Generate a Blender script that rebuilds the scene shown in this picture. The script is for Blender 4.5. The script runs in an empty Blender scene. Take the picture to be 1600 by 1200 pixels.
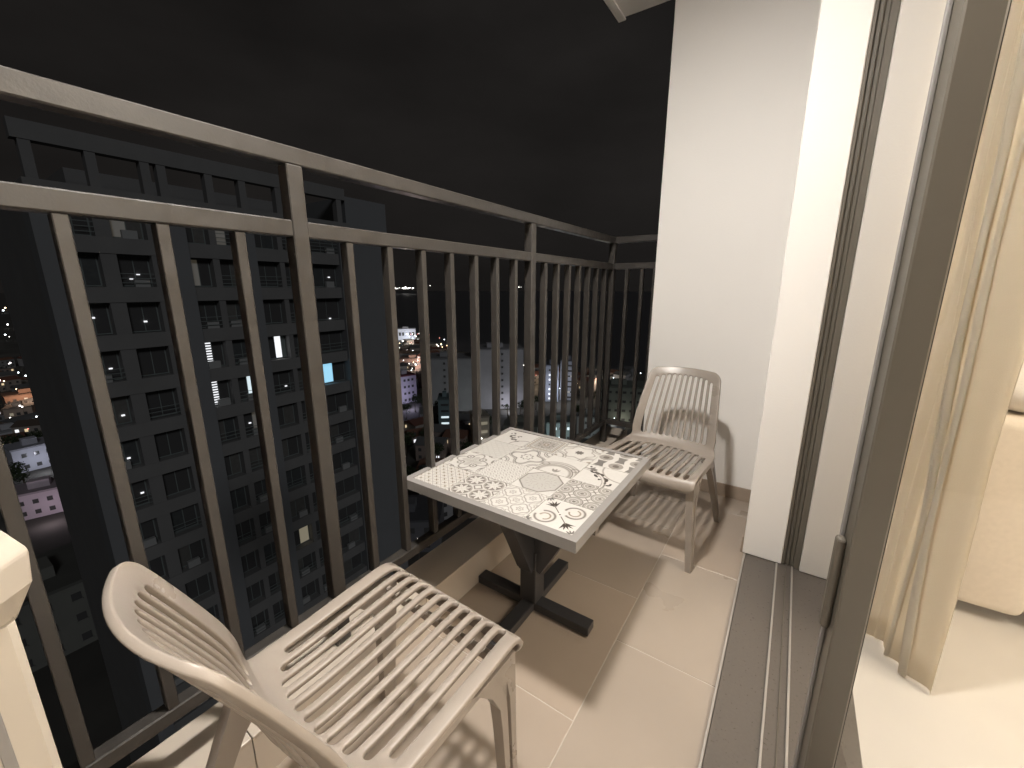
import bpy, bmesh, math, random
import numpy as np
from mathutils import Vector, Matrix
from mathutils.geometry import delaunay_2d_cdt
R = math.radians
random.seed(7)
rng = np.random.default_rng(11)
S = bpy.context.scene
C = S.collection

# ------------------------------------------------------------------ camera
cam_d = bpy.data.cameras.new('camera')
cam = bpy.data.objects.new('camera', cam_d)
C.objects.link(cam)
cam.location = (0, 0, 1.25)
cam.rotation_euler = (R(90 - 13.05), 0, R(34.26))
cam_d.sensor_width = 36
cam_d.lens = 643.7 / 1600 * 36
cam_d.clip_start = 0.02
cam_d.clip_end = 20000
S.camera = cam

# ------------------------------------------------------------------ night sky
world = bpy.data.worlds.new('World')
S.world = world
world.use_nodes = True
wn = world.node_tree
bg = wn.nodes['Background']
sky = wn.nodes.new('ShaderNodeTexSky')
sky.sky_type = 'NISHITA'
sky.sun_disc = False
sky.sun_elevation = R(-9)
sky.sun_rotation = R(250)
glow = wn.nodes.new('ShaderNodeMixRGB')
glow.blend_type = 'ADD'
glow.inputs[0].default_value = 1
glow.inputs[2].default_value = (0.122, 0.110, 0.103, 1)      # city glow on the night sky
wn.links.new(sky.outputs[0], glow.inputs[1])
tcw = wn.nodes.new('ShaderNodeTexCoord')                       # thin cloud faintly lit by the city
mpw = wn.nodes.new('ShaderNodeMapping')
mpw.inputs['Scale'].default_value = (1.0, 1.0, 2.6)
cl = wn.nodes.new('ShaderNodeTexNoise')
cl.inputs['Scale'].default_value = 1.7
cl.inputs['Detail'].default_value = 5
clr = wn.nodes.new('ShaderNodeMapRange')
clr.inputs['From Min'].default_value = 0.3
clr.inputs['From Max'].default_value = 0.72
clr.inputs['To Min'].default_value = 0.62
clr.inputs['To Max'].default_value = 1.35
scl = wn.nodes.new('ShaderNodeVectorMath')
scl.operation = 'SCALE'
wn.links.new(tcw.outputs['Generated'], mpw.inputs['Vector'])
wn.links.new(mpw.outputs['Vector'], cl.inputs['Vector'])
wn.links.new(cl.outputs['Fac'], clr.inputs['Value'])
wn.links.new(glow.outputs[0], scl.inputs[0])
wn.links.new(clr.outputs['Result'], scl.inputs['Scale'])
wn.links.new(scl.outputs['Vector'], bg.inputs[0])
bg.inputs[1].default_value = 0.1

# unseen soft sun lamp added to lift the dark tower and town
sd = bpy.data.lights.new('night_fill', 'SUN')
sd.energy = 0.31
sd.angle = R(10)
sd.color = (0.93, 0.96, 1.0)
so = bpy.data.objects.new('night_fill', sd)
C.objects.link(so)
so.rotation_euler = Vector((-0.84, 0.30, -0.46)).to_track_quat('-Z', 'Y').to_euler()

S.view_settings.view_transform = 'Standard'
S.view_settings.look = 'None'
S.view_settings.exposure = 0
S.view_settings.gamma = 1
S.render.engine = 'CYCLES'
S.cycles.use_denoising = True
S.cycles.use_adaptive_sampling = True
S.cycles.adaptive_threshold = 0.02
S.cycles.max_bounces = 8
S.cycles.diffuse_bounces = 4
S.cycles.glossy_bounces = 4
S.cycles.transparent_max_bounces = 8
S.cycles.sample_clamp_indirect = 6
S.cycles.caustics_reflective = False
S.cycles.caustics_refractive = False

# ------------------------------------------------------------------ materials
def mat(name, col, rough=0.5, metal=0.0, noise=0.0, nscale=20.0, bump=0.0, bscale=60.0, emit=None, spec=0.5, rnoise=0.0, stretch=None):
    m = bpy.data.materials.new(name)
    m.use_nodes = True
    nt = m.node_tree
    b = nt.nodes['Principled BSDF']
    b.inputs['Base Color'].default_value = (*col, 1)
    b.inputs['Roughness'].default_value = rough
    b.inputs['Metallic'].default_value = metal
    b.inputs['Specular IOR Level'].default_value = spec
    tc = nt.nodes.new('ShaderNodeTexCoord')
    vec = tc.outputs['Object']
    if stretch:
        mp = nt.nodes.new('ShaderNodeMapping')
        mp.inputs['Scale'].default_value = stretch
        nt.links.new(vec, mp.inputs['Vector'])
        vec = mp.outputs['Vector']
    if noise or rnoise:
        n = nt.nodes.new('ShaderNodeTexNoise')
        n.inputs['Scale'].default_value = nscale
        n.inputs['Detail'].default_value = 6
        nt.links.new(vec, n.inputs['Vector'])
        if noise:
            rp = nt.nodes.new('ShaderNodeValToRGB')
            rp.color_ramp.elements[0].position = 0.15
            rp.color_ramp.elements[1].position = 0.85
            rp.color_ramp.elements[0].color = (*[c * (1 - noise) for c in col], 1)
            rp.color_ramp.elements[1].color = (*[min(1, c * (1 + noise)) for c in col], 1)
            nt.links.new(n.outputs['Fac'], rp.inputs['Fac'])
            nt.links.new(rp.outputs['Color'], b.inputs['Base Color'])
        if rnoise:
            mr = nt.nodes.new('ShaderNodeMapRange')
            mr.inputs['From Min'].default_value = 0.3
            mr.inputs['From Max'].default_value = 0.7
            mr.inputs['To Min'].default_value = max(0, rough - rnoise)
            mr.inputs['To Max'].default_value = min(1, rough + rnoise)
            nt.links.new(n.outputs['Fac'], mr.inputs['Value'])
            nt.links.new(mr.outputs['Result'], b.inputs['Roughness'])
    if bump:
        n2 = nt.nodes.new('ShaderNodeTexNoise')
        n2.inputs['Scale'].default_value = bscale
        n2.inputs['Detail'].default_value = 5
        nt.links.new(vec, n2.inputs['Vector'])
        bp = nt.nodes.new('ShaderNodeBump')
        bp.inputs['Strength'].default_value = bump
        bp.inputs['Distance'].default_value = 0.01
        nt.links.new(n2.outputs['Fac'], bp.inputs['Height'])
        nt.links.new(bp.outputs['Normal'], b.inputs['Normal'])
    if emit:
        b.inputs['Emission Color'].default_value = (*emit[0], 1)
        b.inputs['Emission Strength'].default_value = emit[1]
    return m

M = {}
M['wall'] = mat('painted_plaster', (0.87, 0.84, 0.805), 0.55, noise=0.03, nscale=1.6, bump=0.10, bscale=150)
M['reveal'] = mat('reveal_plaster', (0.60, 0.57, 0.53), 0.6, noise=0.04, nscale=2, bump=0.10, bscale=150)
M['ceiling'] = mat('ceiling_paint', (0.78, 0.76, 0.74), 0.7, bump=0.05, bscale=90)
M['tile'] = mat('floor_porcelain', (0.325, 0.268, 0.218), 0.34, noise=0.07, nscale=3.5, rnoise=0.08)
M['tile1'] = mat('floor_porcelain_warm', (0.335, 0.272, 0.218), 0.36, noise=0.07, nscale=4.2, rnoise=0.08)
M['tile2'] = mat('floor_porcelain_grey', (0.312, 0.262, 0.216), 0.32, noise=0.07, nscale=2.9, rnoise=0.08)
M['grout'] = mat('grout', (0.43, 0.38, 0.33), 0.8, noise=0.1, nscale=40)
M['kerbtile'] = mat('kerb_porcelain', (0.50, 0.435, 0.365), 0.30, noise=0.05, nscale=3)
M['skirt'] = mat('skirting_porcelain', (0.33, 0.262, 0.205), 0.35, noise=0.08, nscale=9)
M['rail'] = mat('rail_paint', (0.034, 0.0305, 0.0275), 0.40, noise=0.12, nscale=30, bump=0.05, bscale=180, rnoise=0.12, spec=0.55)
M['plastic'] = mat('chair_resin', (0.288, 0.249, 0.215), 0.36, noise=0.05, nscale=6, bump=0.04, bscale=500, rnoise=0.10)
M['stone'] = mat('threshold_granite', (0.100, 0.086, 0.074), 0.36, noise=0.14, nscale=120, rnoise=0.1)
M['alu'] = mat('aluminium_bronze', (0.112, 0.098, 0.078), 0.38, metal=0.0, noise=0.05, nscale=15, spec=0.6)
M['gasket'] = mat('rubber_gasket', (0.03, 0.03, 0.028), 0.6)
M['track'] = mat('aluminium_track', (0.50, 0.47, 0.44), 0.35, metal=0.6)
M['tframe'] = mat('table_frame_paint', (0.235, 0.222, 0.212), 0.45, noise=0.06, nscale=25, bump=0.03, bscale=150)
M['tleg'] = mat('table_base_paint', (0.030, 0.029, 0.030), 0.38, noise=0.12, nscale=22)
M['cream'] = mat('cream_plastic', (0.50, 0.45, 0.385), 0.38, noise=0.03, nscale=10)
M['concrete'] = mat('concrete', (0.30, 0.29, 0.27), 0.85, noise=0.2, nscale=3)

def glass_mat(name, tint=(1, 1, 1)):
    m = bpy.data.materials.new(name)
    m.use_nodes = True
    nt = m.node_tree
    nt.nodes.remove(nt.nodes['Principled BSDF'])
    out = nt.nodes['Material Output']
    fr = nt.nodes.new('ShaderNodeFresnel')
    ge = nt.nodes.new('ShaderNodeNewGeometry')
    io = nt.nodes.new('ShaderNodeMapRange')
    io.inputs['To Min'].default_value = 1.52
    io.inputs['To Max'].default_value = 1 / 1.52
    nt.links.new(ge.outputs['Backfacing'], io.inputs['Value'])
    nt.links.new(io.outputs['Result'], fr.inputs['IOR'])
    tr = nt.nodes.new('ShaderNodeBsdfTransparent')
    tr.inputs['Color'].default_value = (*tint, 1)
    gl = nt.nodes.new('ShaderNodeBsdfGlossy')
    gl.inputs['Roughness'].default_value = 0.015
    n = nt.nodes.new('ShaderNodeTexNoise')
    n.inputs['Scale'].default_value = 3.5
    tc = nt.nodes.new('ShaderNodeTexCoord')
    nt.links.new(tc.outputs['Object'], n.inputs['Vector'])
    bp = nt.nodes.new('ShaderNodeBump')
    bp.inputs['Strength'].default_value = 0.03
    bp.inputs['Distance'].default_value = 0.05
    nt.links.new(n.outputs['Fac'], bp.inputs['Height'])
    nt.links.new(bp.outputs['Normal'], gl.inputs['Normal'])
    mx = nt.nodes.new('ShaderNodeMixShader')
    nt.links.new(fr.outputs[0], mx.inputs[0])
    nt.links.new(tr.outputs[0], mx.inputs[1])
    nt.links.new(gl.outputs[0], mx.inputs[2])
    nt.links.new(mx.outputs[0], out.inputs['Surface'])
    return m
M['glass'] = glass_mat('door_glass', (0.93, 0.92, 0.90))

def cloth_mat(name, col):
    m = mat(name, col, 0.85, noise=0.05, nscale=14, bump=0.15, bscale=300, spec=0.2)
    nt = m.node_tree
    b = nt.nodes['Principled BSDF']
    tl = nt.nodes.new('ShaderNodeBsdfTranslucent')
    tl.inputs['Color'].default_value = (*col, 1)
    mx = nt.nodes.new('ShaderNodeMixShader')
    mx.inputs[0].default_value = 0.55
    out = nt.nodes['Material Output']
    nt.links.new(b.outputs[0], mx.inputs[1])
    nt.links.new(tl.outputs[0], mx.inputs[2])
    nt.links.new(mx.outputs[0], out.inputs['Surface'])
    return m
M['curtain'] = cloth_mat('curtain_cloth', (0.84, 0.78, 0.67))

# ------------------------------------------------------------------ helpers
def mesh(name, verts, faces, m=None, parent=None, smooth=False):
    me = bpy.data.meshes.new(name)
    me.from_pydata([tuple(v) for v in verts], [], faces)
    me.update()
    if smooth:
        me.polygons.foreach_set('use_smooth', [True] * len(me.polygons))
    o = bpy.data.objects.new(name, me)
    C.objects.link(o)
    if m is not None:
        me.materials.append(M[m] if isinstance(m, str) else m)
    if parent is not None:
        o.parent = parent
    return o

def bm_obj(name, bm, m=None, parent=None, smooth=False):
    bmesh.ops.recalc_face_normals(bm, faces=bm.faces)
    me = bpy.data.meshes.new(name)
    bm.to_mesh(me)
    bm.free()
    if smooth:
        me.polygons.foreach_set('use_smooth', [True] * len(me.polygons))
    o = bpy.data.objects.new(name, me)
    C.objects.link(o)
    if m is not None:
        me.materials.append(M[m] if isinstance(m, str) else m)
    if parent is not None:
        o.parent = parent
    return o

def badd(bm, lo, hi, bev=0.0, seg=1, mx=None):
    v = [bm.verts.new(p) for p in ((lo[0], lo[1], lo[2]), (hi[0], lo[1], lo[2]), (hi[0], hi[1], lo[2]), (lo[0], hi[1], lo[2]),
                                   (lo[0], lo[1], hi[2]), (hi[0], lo[1], hi[2]), (hi[0], hi[1], hi[2]), (lo[0], hi[1], hi[2]))]
    fs = [bm.faces.new([v[i] for i in f]) for f in ((3, 2, 1, 0), (4, 5, 6, 7), (0, 1, 5, 4), (1, 2, 6, 5), (2, 3, 7, 6), (3, 0, 4, 7))]
    if mx is not None:
        bmesh.ops.transform(bm, matrix=mx, verts=v)
    if bev > 0:
        es = list({e for f in fs for e in f.edges})
        bmesh.ops.bevel(bm, geom=es, offset=bev, segments=seg, profile=0.5, affect='EDGES', clamp_overlap=True)

def box(name, lo, hi, m=None, parent=None, bev=0.0, seg=1, mx=None):
    bm = bmesh.new()
    badd(bm, lo, hi, bev, seg, mx)
    return bm_obj(name, bm, m, parent)

def tag(o, label=None, cat=None, group=None, kind=None):
    if label: o['label'] = label
    if cat: o['category'] = cat
    if group: o['group'] = group
    if kind: o['kind'] = kind
    return o

def empty(name, loc=(0, 0, 0), rz=0.0):
    o = bpy.data.objects.new(name, None)
    C.objects.link(o)
    o.location = loc
    o.rotation_euler = (0, 0, rz)
    o.empty_display_size = 0.1
    return o

def copy_tree(o, parent=None):
    c = o.copy()
    C.objects.link(c)
    c.parent = parent
    for ch in list(o.children):
        copy_tree(ch, c)
    return c

def loft(name, rings, m, parent=None, smooth=True, closed=True, caps=True):
    n = len(rings[0])
    vs = [p for r in rings for p in r]
    fs = []
    for a in range(len(rings) - 1):
        for i in range(n if closed else n - 1):
            j = (i + 1) % n
            fs.append((a * n + i, a * n + j, (a + 1) * n + j, (a + 1) * n + i))
    if caps:
        fs.append(tuple(range(n))[::-1])
        fs.append(tuple(range((len(rings) - 1) * n, len(rings) * n)))
    bm = bmesh.new()
    bv = [bm.verts.new(p) for p in vs]
    for f in fs:
        bm.faces.new([bv[i] for i in f])
    return bm_obj(name, bm, m, parent, smooth)

def lathe(name, prof, m, parent=None, seg=24, loc=(0, 0, 0)):
    rings = [[(loc[0] + r * math.cos(2 * math.pi * k / seg), loc[1] + r * math.sin(2 * math.pi * k / seg), loc[2] + z) for k in range(seg)] for r, z in prof]
    return loft(name, rings, m, parent, True)

def bevel_mod(o, w, seg=2, ang=35):
    md = o.modifiers.new('bevel', 'BEVEL')
    md.width = w
    md.segments = seg
    md.limit_method = 'ANGLE'
    md.angle_limit = R(ang)
    md.harden_normals = False
    return md

FAC = -0.069      # outer face of the flat's wall
YN = 2.07         # face of the wall nib beside the door
YE = 2.66         # end wall
ZC = 2.79        # ceiling

# ------------------------------------------------------------------ balcony setting
floor = mesh('balcony_floor', [(-1.02, -1.3, -0.0012), (FAC + 0.04, -1.3, -0.0012), (FAC + 0.04, YE + .1, -0.0012), (-1.02, YE + .1, -0.0012)], [(0, 1, 2, 3)], 'grout')
tag(floor, 'balcony floor of large beige porcelain tiles with pale joints', None, kind='structure')
def tile_col(x0, x1, ys):
    for a, b in zip(ys[:-1], ys[1:]):
        box('tile', (x0 + .0016, a + .0016, -0.03), (x1 - .0016, b - .0016, rng.uniform(-.0004, .0004)), ('tile', 'tile1', 'tile2')[int(rng.integers(3))], floor, bev=.0012)
tile_col(-1.0, -0.393, [-1.3, -0.9, -0.3, 0.3, 0.9, 1.5, 2.1, YE])
tile_col(-0.393, -0.058, [-1.3, -1.15, -0.55, 0.05, 0.65, 1.253, 1.856, 2.456, YE])

kerb = box('kerb', (-1.165, -1.3, -0.35), (-1.004, 3.1, 0.140), 'concrete')
tag(kerb, 'low tiled kerb along the balcony edge under the railing', None, kind='structure')
ys = [-1.3, -0.9, -0.3, 0.3, 0.9, 1.5, 2.1, 2.66, 3.1]
for a, b in zip(ys[:-1], ys[1:]):
    box('tile', (-1.170, a + .0012, 0.1405), (-0.995, b - .0012, 0.150), 'kerbtile', kerb, bev=.0022, seg=2)
    box('tile', (-1.0035, a + .0012, 0.001), (-0.9965, b - .0012, 0.1395), 'kerbtile', kerb, bev=.001)
slab = box('balcony_slab', (-1.16, -1.3, -0.30), (0.2, 3.1, -0.04), 'concrete')
tag(slab, 'concrete slab under the balcony floor', None, kind='structure')

endw = box('end_wall', (-0.75, YE, -0.3), (0.30, 3.3, ZC + 0.25), 'wall', bev=.004)
tag(endw, 'tall white plaster wall closing the far end of the balcony behind the slatted chair', 'wall')
for a, b in ((-0.752, -0.393), (-0.391, FAC)):
    box('skirting_tile', (a + .001, YE - .010, 0.001), (b - .001, YE - .0005, 0.083), 'skirt', endw, bev=.0015)

nib = empty('door_wall', (0, 0, 0))
tag(nib, 'narrow white wall end standing on the dark threshold beside the door frame', 'wall')
box('wall_end', (FAC, YN, 0.013), (0.0885, YE - .0005, ZC + 0.2), 'wall', nib, bev=.003)
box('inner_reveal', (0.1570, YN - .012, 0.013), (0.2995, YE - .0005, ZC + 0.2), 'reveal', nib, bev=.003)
box('skirting_tile', (FAC - .009, YN + .02, 0.001), (FAC - .0005, YE - .012, 0.083), 'skirt', nib, bev=.0015)

ceil = box('ceiling', (-1.075, -1.3, ZC), (4.3, 2.7, ZC + 0.2), 'ceiling')
tag(ceil, 'white ceiling over the balcony', None, kind='structure')
box('drip_edge', (-1.085, -1.3, ZC - .012), (-1.04, 2.712, ZC - .0003), 'ceiling', ceil, bev=.002)

thr = box('threshold', (-0.0545, -1.3, -0.03), (0.30, YE - .005, 0.010), 'stone', bev=.002)
tag(thr, 'dark granite door threshold with sliding tracks', None, kind='structure')
box('edge_trim', (-0.0625, -1.3, -0.02), (-0.0555, YN + .5, 0.0115), 'track', thr, bev=.001)

near = box('near_wall', (-1.05, -1.5, -0.3), (0.30, -1.3005, ZC + .2), 'wall')
tag(near, 'white wall behind the photographer at the near end of the balcony', 'wall')

# ceiling lamp of the balcony (its light gives the table's shadow on the floor)
lampo = empty('ceiling_lamp', (-0.55, 0.60, ZC))
tag(lampo, 'round white flush lamp on the balcony ceiling', 'lamp')
lathe('lamp_body', [(0.15, -0.0005), (0.15, -0.03), (0.135, -0.042), (0.125, -0.042), (0.125, -0.0005)], 'ceiling', lampo, 32)
M['lampglow'] = mat('lamp_diffuser', (0.9, 0.88, 0.84), 0.5, emit=((1.0, 0.86, 0.70), 20))
lathe('diffuser', [(0.123, -0.0015), (0.123, -0.036), (0.001, -0.038)], 'lampglow', lampo, 32)
ld = bpy.data.lights.new('lamp_light', 'AREA')
ld.shape = 'DISK'
ld.size = 0.17
ld.energy = 69
ld.color = (1.0, 0.955, 0.895)
lo = bpy.data.objects.new('lamp_light', ld)
C.objects.link(lo)
lo.parent = lampo
lo.location = (0, 0, -0.045)
lp_ = bpy.data.lights.new('lamp_side_light', 'POINT')
lp_.energy = 26
lp_.color = ld.color
lp_.shadow_soft_size = 0.08
lpo = bpy.data.objects.new('lamp_side_light', lp_)
C.objects.link(lpo)
lpo.parent = lampo
lpo.location = (0, 0, -0.10)

# ------------------------------------------------------------------ railing
XR = -1.0625
ZH = 1.600
rail = empty('balcony_railing', (XR, 0, 0.15))
tag(rail, 'dark brown steel balcony railing of square posts, thin upright bars and two top rails', 'railing')
def rbox(name, lo, hi, bev=.002):
    o = box(name, (lo[0] - XR, lo[1], lo[2] - .15), (hi[0] - XR, hi[1], hi[2] - .15), 'rail', rail, bev)
    return o
Y0, Y1 = -1.29, 2.755
hb = .02
rbox('handrail', (XR - hb, Y0, 1.540), (XR + hb, Y1 + hb, 1.580), .003)
rbox('middle_rail', (XR - hb + .002, Y0, 1.374), (XR + hb - .002, Y1 - hb - .0005, 1.413), .003)
rbox('bottom_rail', (XR - hb + .002, Y0, 0.292), (XR + hb - .002, Y1 - hb - .0005, 0.328), .003)
posts = [-0.511, 0.600, 1.711, Y1]
for y in posts:
    rbox('post', (XR - hb, y - .02, 0.1505), (XR + hb + .0015, y + .02, 1.5395), .0025)
for a, b in zip([-1.622] + posts[:-1], posts):
    for k in range(1, 8):
        y = a + (b - a) * k / 8
        if y > Y0:
            rbox('baluster', (XR - hb + .004, y - .0105, 0.3285), (XR + hb - .004, y + .0105, 1.3735), .0015)
# return leg to the end wall
rbox('return_handrail', (XR + hb + .0005, Y1 - hb, 1.541), (-0.748, Y1 + hb, 1.579), .003)
rbox('return_middle_rail', (XR + hb + .002, Y1 - hb + .002, 1.374), (-0.748, Y1 + hb - .002, 1.413), .003)
rbox('return_bottom_rail', (XR + hb + .002, Y1 - hb + .002, 0.292), (-0.748, Y1 + hb - .002, 0.328), .003)
for x in (-0.955, -0.855, -0.775):
    rbox('baluster', (x - .0105, Y1 - hb + .004, 0.3285), (x + .0105, Y1 + hb - .004, 1.3735), .0015)

# ------------------------------------------------------------------ sliding door
frame = empty('door_frame', (0.117, YN, 0.010))
tag(frame, 'dark bronze aluminium frame of the sliding door fixed to the white wall end', 'door frame')
def fbox(name, lo, hi, m='alu', bev=.0015, parent=frame, base=(0.117, YN, 0.010)):
    return box(name, tuple(l - b for l, b in zip(lo, base)), tuple(h - b for h, b in zip(hi, base)), m, parent, bev)
fbox('jamb', (0.0890, YN + .004, 0.0125), (0.1005, YN + .10, ZC - .001))
fbox('jamb_channel', (0.1008, YN + .016, 0.0125), (0.1330, YN + .10, ZC - .001), 'alu')
fbox('jamb', (0.1333, YN + .004, 0.0125), (0.1565, YN + .10, ZC - .001))
fbox('jamb_fin', (0.1135, YN + .006, 0.0125), (0.1175, YN + .0155, ZC - .001))
for x in (0.072, 0.131):
    fbox('track', (x - .0035, -1.25, 0.0103), (x + .0035, YN + .003, 0.0175), 'track', .001)
fbox('track_lip', (0.106, -1.25, 0.0103), (0.110, YN - .02, 0.0135), 'alu', .0008)

door = empty('door_leaf', (0.134, 0.93, 0.018), R(4))
tag(door, 'glazed door leaf standing open, with a wide dark bronze stile in front of the curtain', 'door')
DT = ZC - .04
def dbox(name, lo_, hi_, m='alu', bev=.003): return box(name, lo_, hi_, m, door, bev)
dbox('stile', (0, -.032, 0), (.046, .036, DT))
dbox('stile', (.79, -.022, 0), (.85, .022, DT))
dbox('bottom_rail', (.0465, -.020, 0), (.7895, .020, .085))
dbox('top_rail', (.0465, -.020, DT - .07), (.7895, .020, DT))
dbox('glass_pane', (.0455, -.003, .084), (.7905, .003, DT - .069), 'glass', 0)
dbox('gasket', (.0468, -.012, .0855), (.052, -.0035, DT - .0705), 'gasket', 0)
dbox('weather_strip', (-.006, .020, .01), (-.0003, .034, DT - .01), 'tframe', .001)
h = bmesh.new()
badd(h, (-.016, -.008, .57), (-.0003, .016, .77), .006, 2)
bm_obj('handle', h, 'alu', door)
# ------------------------------------------------------------------ table
TX, TY, TZ, TS = -0.735, 1.222, 0.600, 0.668
tab = empty('bistro_table', (TX, TY, 0))
tag(tab, 'low square table with patterned tile top, grey rim and dark pedestal', 'table')
hs = TS / 2
rim = 0.024
bm = bmesh.new()
zz = (TZ - .034, TZ)
for lo_, hi_ in (((-hs, -hs), (hs, -hs + rim)), ((-hs, hs - rim), (hs, hs)), ((-hs, -hs + rim), (-hs + rim, hs - rim)), ((hs - rim, -hs + rim), (hs, hs - rim))):
    badd(bm, (lo_[0], lo_[1], zz[0]), (hi_[0], hi_[1], zz[1]))
bmesh.ops.remove_doubles(bm, verts=bm.verts, dist=1e-5)
o = bm_obj('rim_frame', bm, 'tframe', tab)
box('top_board', (-hs + rim + .0005, -hs + rim + .0005, TZ - .030), (hs - rim - .0005, hs - rim - .0005, TZ - .009), 'tleg', tab)

# printed tiles ------------------------------------------------------
N = 96
g = (np.arange(N) + .5) / N
U, V = np.meshgrid(g, g, indexing='ij')
WH = np.array((0.515, 0.495, 0.468)); GL = np.array((0.27, 0.25, 0.228)); GM = np.array((0.135, 0.118, 0.103)); DK = np.array((0.045, 0.037, 0.031)); TN = np.array((0.20, 0.155, 0.11))
def blank(c=WH):
    return np.tile(c, (N, N, 1)).astype(float)
def put(img, mask, c, a=1.0):
    k = np.clip(mask, 0, 1)[..., None] * a
    return img * (1 - k) + c * k
def ln(d, w):
    return np.clip(1.2 - np.abs(d) / (w * 1.4), 0, 1)
def sub(n, ox=0, oy=0):
    a = (U * n + ox) % 1 - .5
    b = (V * n + oy) % 1 - .5
    return a, b, np.hypot(a, b), np.arctan2(b, a)
def star(a, b, r0, r1, k, rot=0):
    r = np.hypot(a, b); t = np.arctan2(b, a) + rot
    m = np.abs(((t * k / (2 * math.pi)) % 1) - .5) * 2
    return (r < r1 + (r0 - r1) * m).astype(float)
def t_dots():
    im = blank()
    p = (U + V) * 4; q = (U - V) * 4
    im = put(im, ln((p % 1) - .5, .05), GL); im = put(im, ln((q % 1) - .5, .05), GL)
    a = ((U + V) * 4 + .0) % 1 - .5; b = ((U - V) * 4) % 1 - .5
    a2 = (p + .5) % 1 - .5; b2 = (q + .5) % 1 - .5
    im = put(im, (np.maximum(abs(a2 + b2), abs(a2 - b2)) < .30) & ((abs(a2) < .07) | (abs(b2) < .07)), TN)
    return put(im, (np.hypot(a2, b2) < .08), DK)
def t_stars():
    im = blank()
    a, b, r, t = sub(2)
    im = put(im, (r < .47) & (r > .40), GL)
    im = put(im, (r < .40), GM); im = put(im, star(a, b, .42, .17, 8), WH)
    im = put(im, ln(np.sin(t * 4), .10) * (r < .30), GL, .6)
    c, d, r2, _ = sub(2, .5, .5)
    im = put(im, (np.abs(c) + np.abs(d) < .26), GM); im = put(im, (np.abs(c) + np.abs(d) < .18), WH)
    return im
def t_cloud():
    im = blank()
    a, b, r, t = sub(2); c, d, r2, t2 = sub(2, .5, .5)
    e = r - (.36 + .05 * np.cos(4 * t)); f = r2 - (.30 + .06 * np.cos(4 * t2))
    im = put(im, ln(e, .028), GM, .8); im = put(im, ln(f, .025), GL)
    for rr, tt in ((r, t), (r2, t2)):
        im = put(im, ln(rr - .12 - .03 * np.cos(6 * tt), .03), GL); im = put(im, rr < .035, GM, .6)
    return im
def t_scroll():
    im = blank()
    for sg in (1, -1):
        cx, cy = .5 + .22 * sg, .5 + .20 * sg
        rr = np.hypot(U - cx, V - cy); tt = np.arctan2(V - cy, U - cx)
        im = put(im, ln(rr - .20, .022) * ((tt * sg) > -2.2), GM); im = put(im, ln(rr - .11, .016) * (tt * sg < 1.5), TN)
        px, py = .5 + .24 * sg, .5 - .24 * sg
        for k in range(-2, 3):
            ang = math.atan2(-sg, sg) + k * .5
            du, dv = U - px, V - py
            al = du * math.cos(ang) + dv * math.sin(ang); ac = -du * math.sin(ang) + dv * math.cos(ang)
            im = put(im, (al > 0) & (al < .19) & (np.abs(ac) < .038 * (1 - al / .20)), DK)
        al = ((U - .5) * sg - (V - .5) * sg) / 1.414; ac = ((U - .5) + (V - .5)) / 1.414
        im = put(im, (al > .06) & (al < .36) & (np.abs(ac) < .012), GM)
    im = put(im, np.hypot(U - .5, V - .5) < .02, DK)
    for cx, cy in ((0, 1), (1, 0), (0, 0)):
        r = np.hypot(U - cx, V - cy); t = np.arctan2(V - cy, U - cx)
        im = put(im, (r < .13 + .035 * np.cos(14 * t)) & (r > .05), DK, .85)
    return im
def t_leaf():
    im = blank()
    r = np.hypot(U - .5, V - .5); t = np.arctan2(V - .5, U - .5)
    im = put(im, ln(r - .42 * np.abs(np.cos(2 * t)) - .04, .022), GM); im = put(im, r < .36 * np.abs(np.cos(2 * t)) - .06, GL, .55)
    a, b, r2, t2 = sub(1, .5, .5)
    im = put(im, (r2 < .34 * np.abs(np.cos(2 * t2)) ** 2), GM, .85); im = put(im, (r2 < .22 * np.abs(np.cos(2 * t2)) ** 2), WH)
    for k in range(4):
        cx, cy = .5 + .28 * math.cos(k * math.pi / 2 + .785), .5 + .28 * math.sin(k * math.pi / 2 + .785)
        rr = np.hypot(U - cx, V - cy); im = put(im, ln(rr - .085, .018), GM); im = put(im, rr < .03, DK, .8)
    return im
def t_lattice():
    im = blank()
    a, b, r, t = sub(6)
    im = put(im, star(a, b, .46, .30, 8), GL, .8); im = put(im, star(a, b, .34, .20, 4), WH)
    c, d, r2, _ = sub(6, .5, .5)
    return put(im, r2 < .15, GM, .75)
def t_octagon():
    im = blank()
    a, b = np.abs(U - .5), np.abs(V - .5)
    d = np.maximum(np.maximum(a, b), (a + b) * .7071)
    im = put(im, d < .46, np.array((.35, .335, .315)), .75); im = put(im, ln(d - .46, .016), GM)
    r = np.hypot(U - .5, V - .5); t = np.arctan2(V - .5, U - .5)
    im = put(im, ln(np.sin(t * 8), .12) * (r > .30) * (r < .36), GM, .8); im = put(im, ln(np.sin(t * 4 + .4), .16) * (r > .10) * (r < .2), TN, .6)
    im = put(im, ln(np.sin(t * 8 + 1.5), .2) * (r > .22) * (r < .25), GM, .7)
    return im
def t_medal():
    im = blank()
    a, b, r, t = sub(2.5, .25, .25)
    for R0 in (.45, .36, .17):
        im = put(im, ln(r - R0, .035), GM if R0 == .45 else GL)
    im = put(im, (r < .28) & (r > .2), GL); im = put(im, r < .10, GM)
    c, d, r2, t2 = sub(2.5, .75, .75)
    return put(im, (np.abs(np.abs(c) - np.abs(d)) < .05) & (r2 < .2), GM)
def t_plain():
    im = blank(np.array((.455, .437, .412)))
    a, b, r, t = sub(5)
    return put(im, ln(r - .4, .05), GL, .35)
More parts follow.
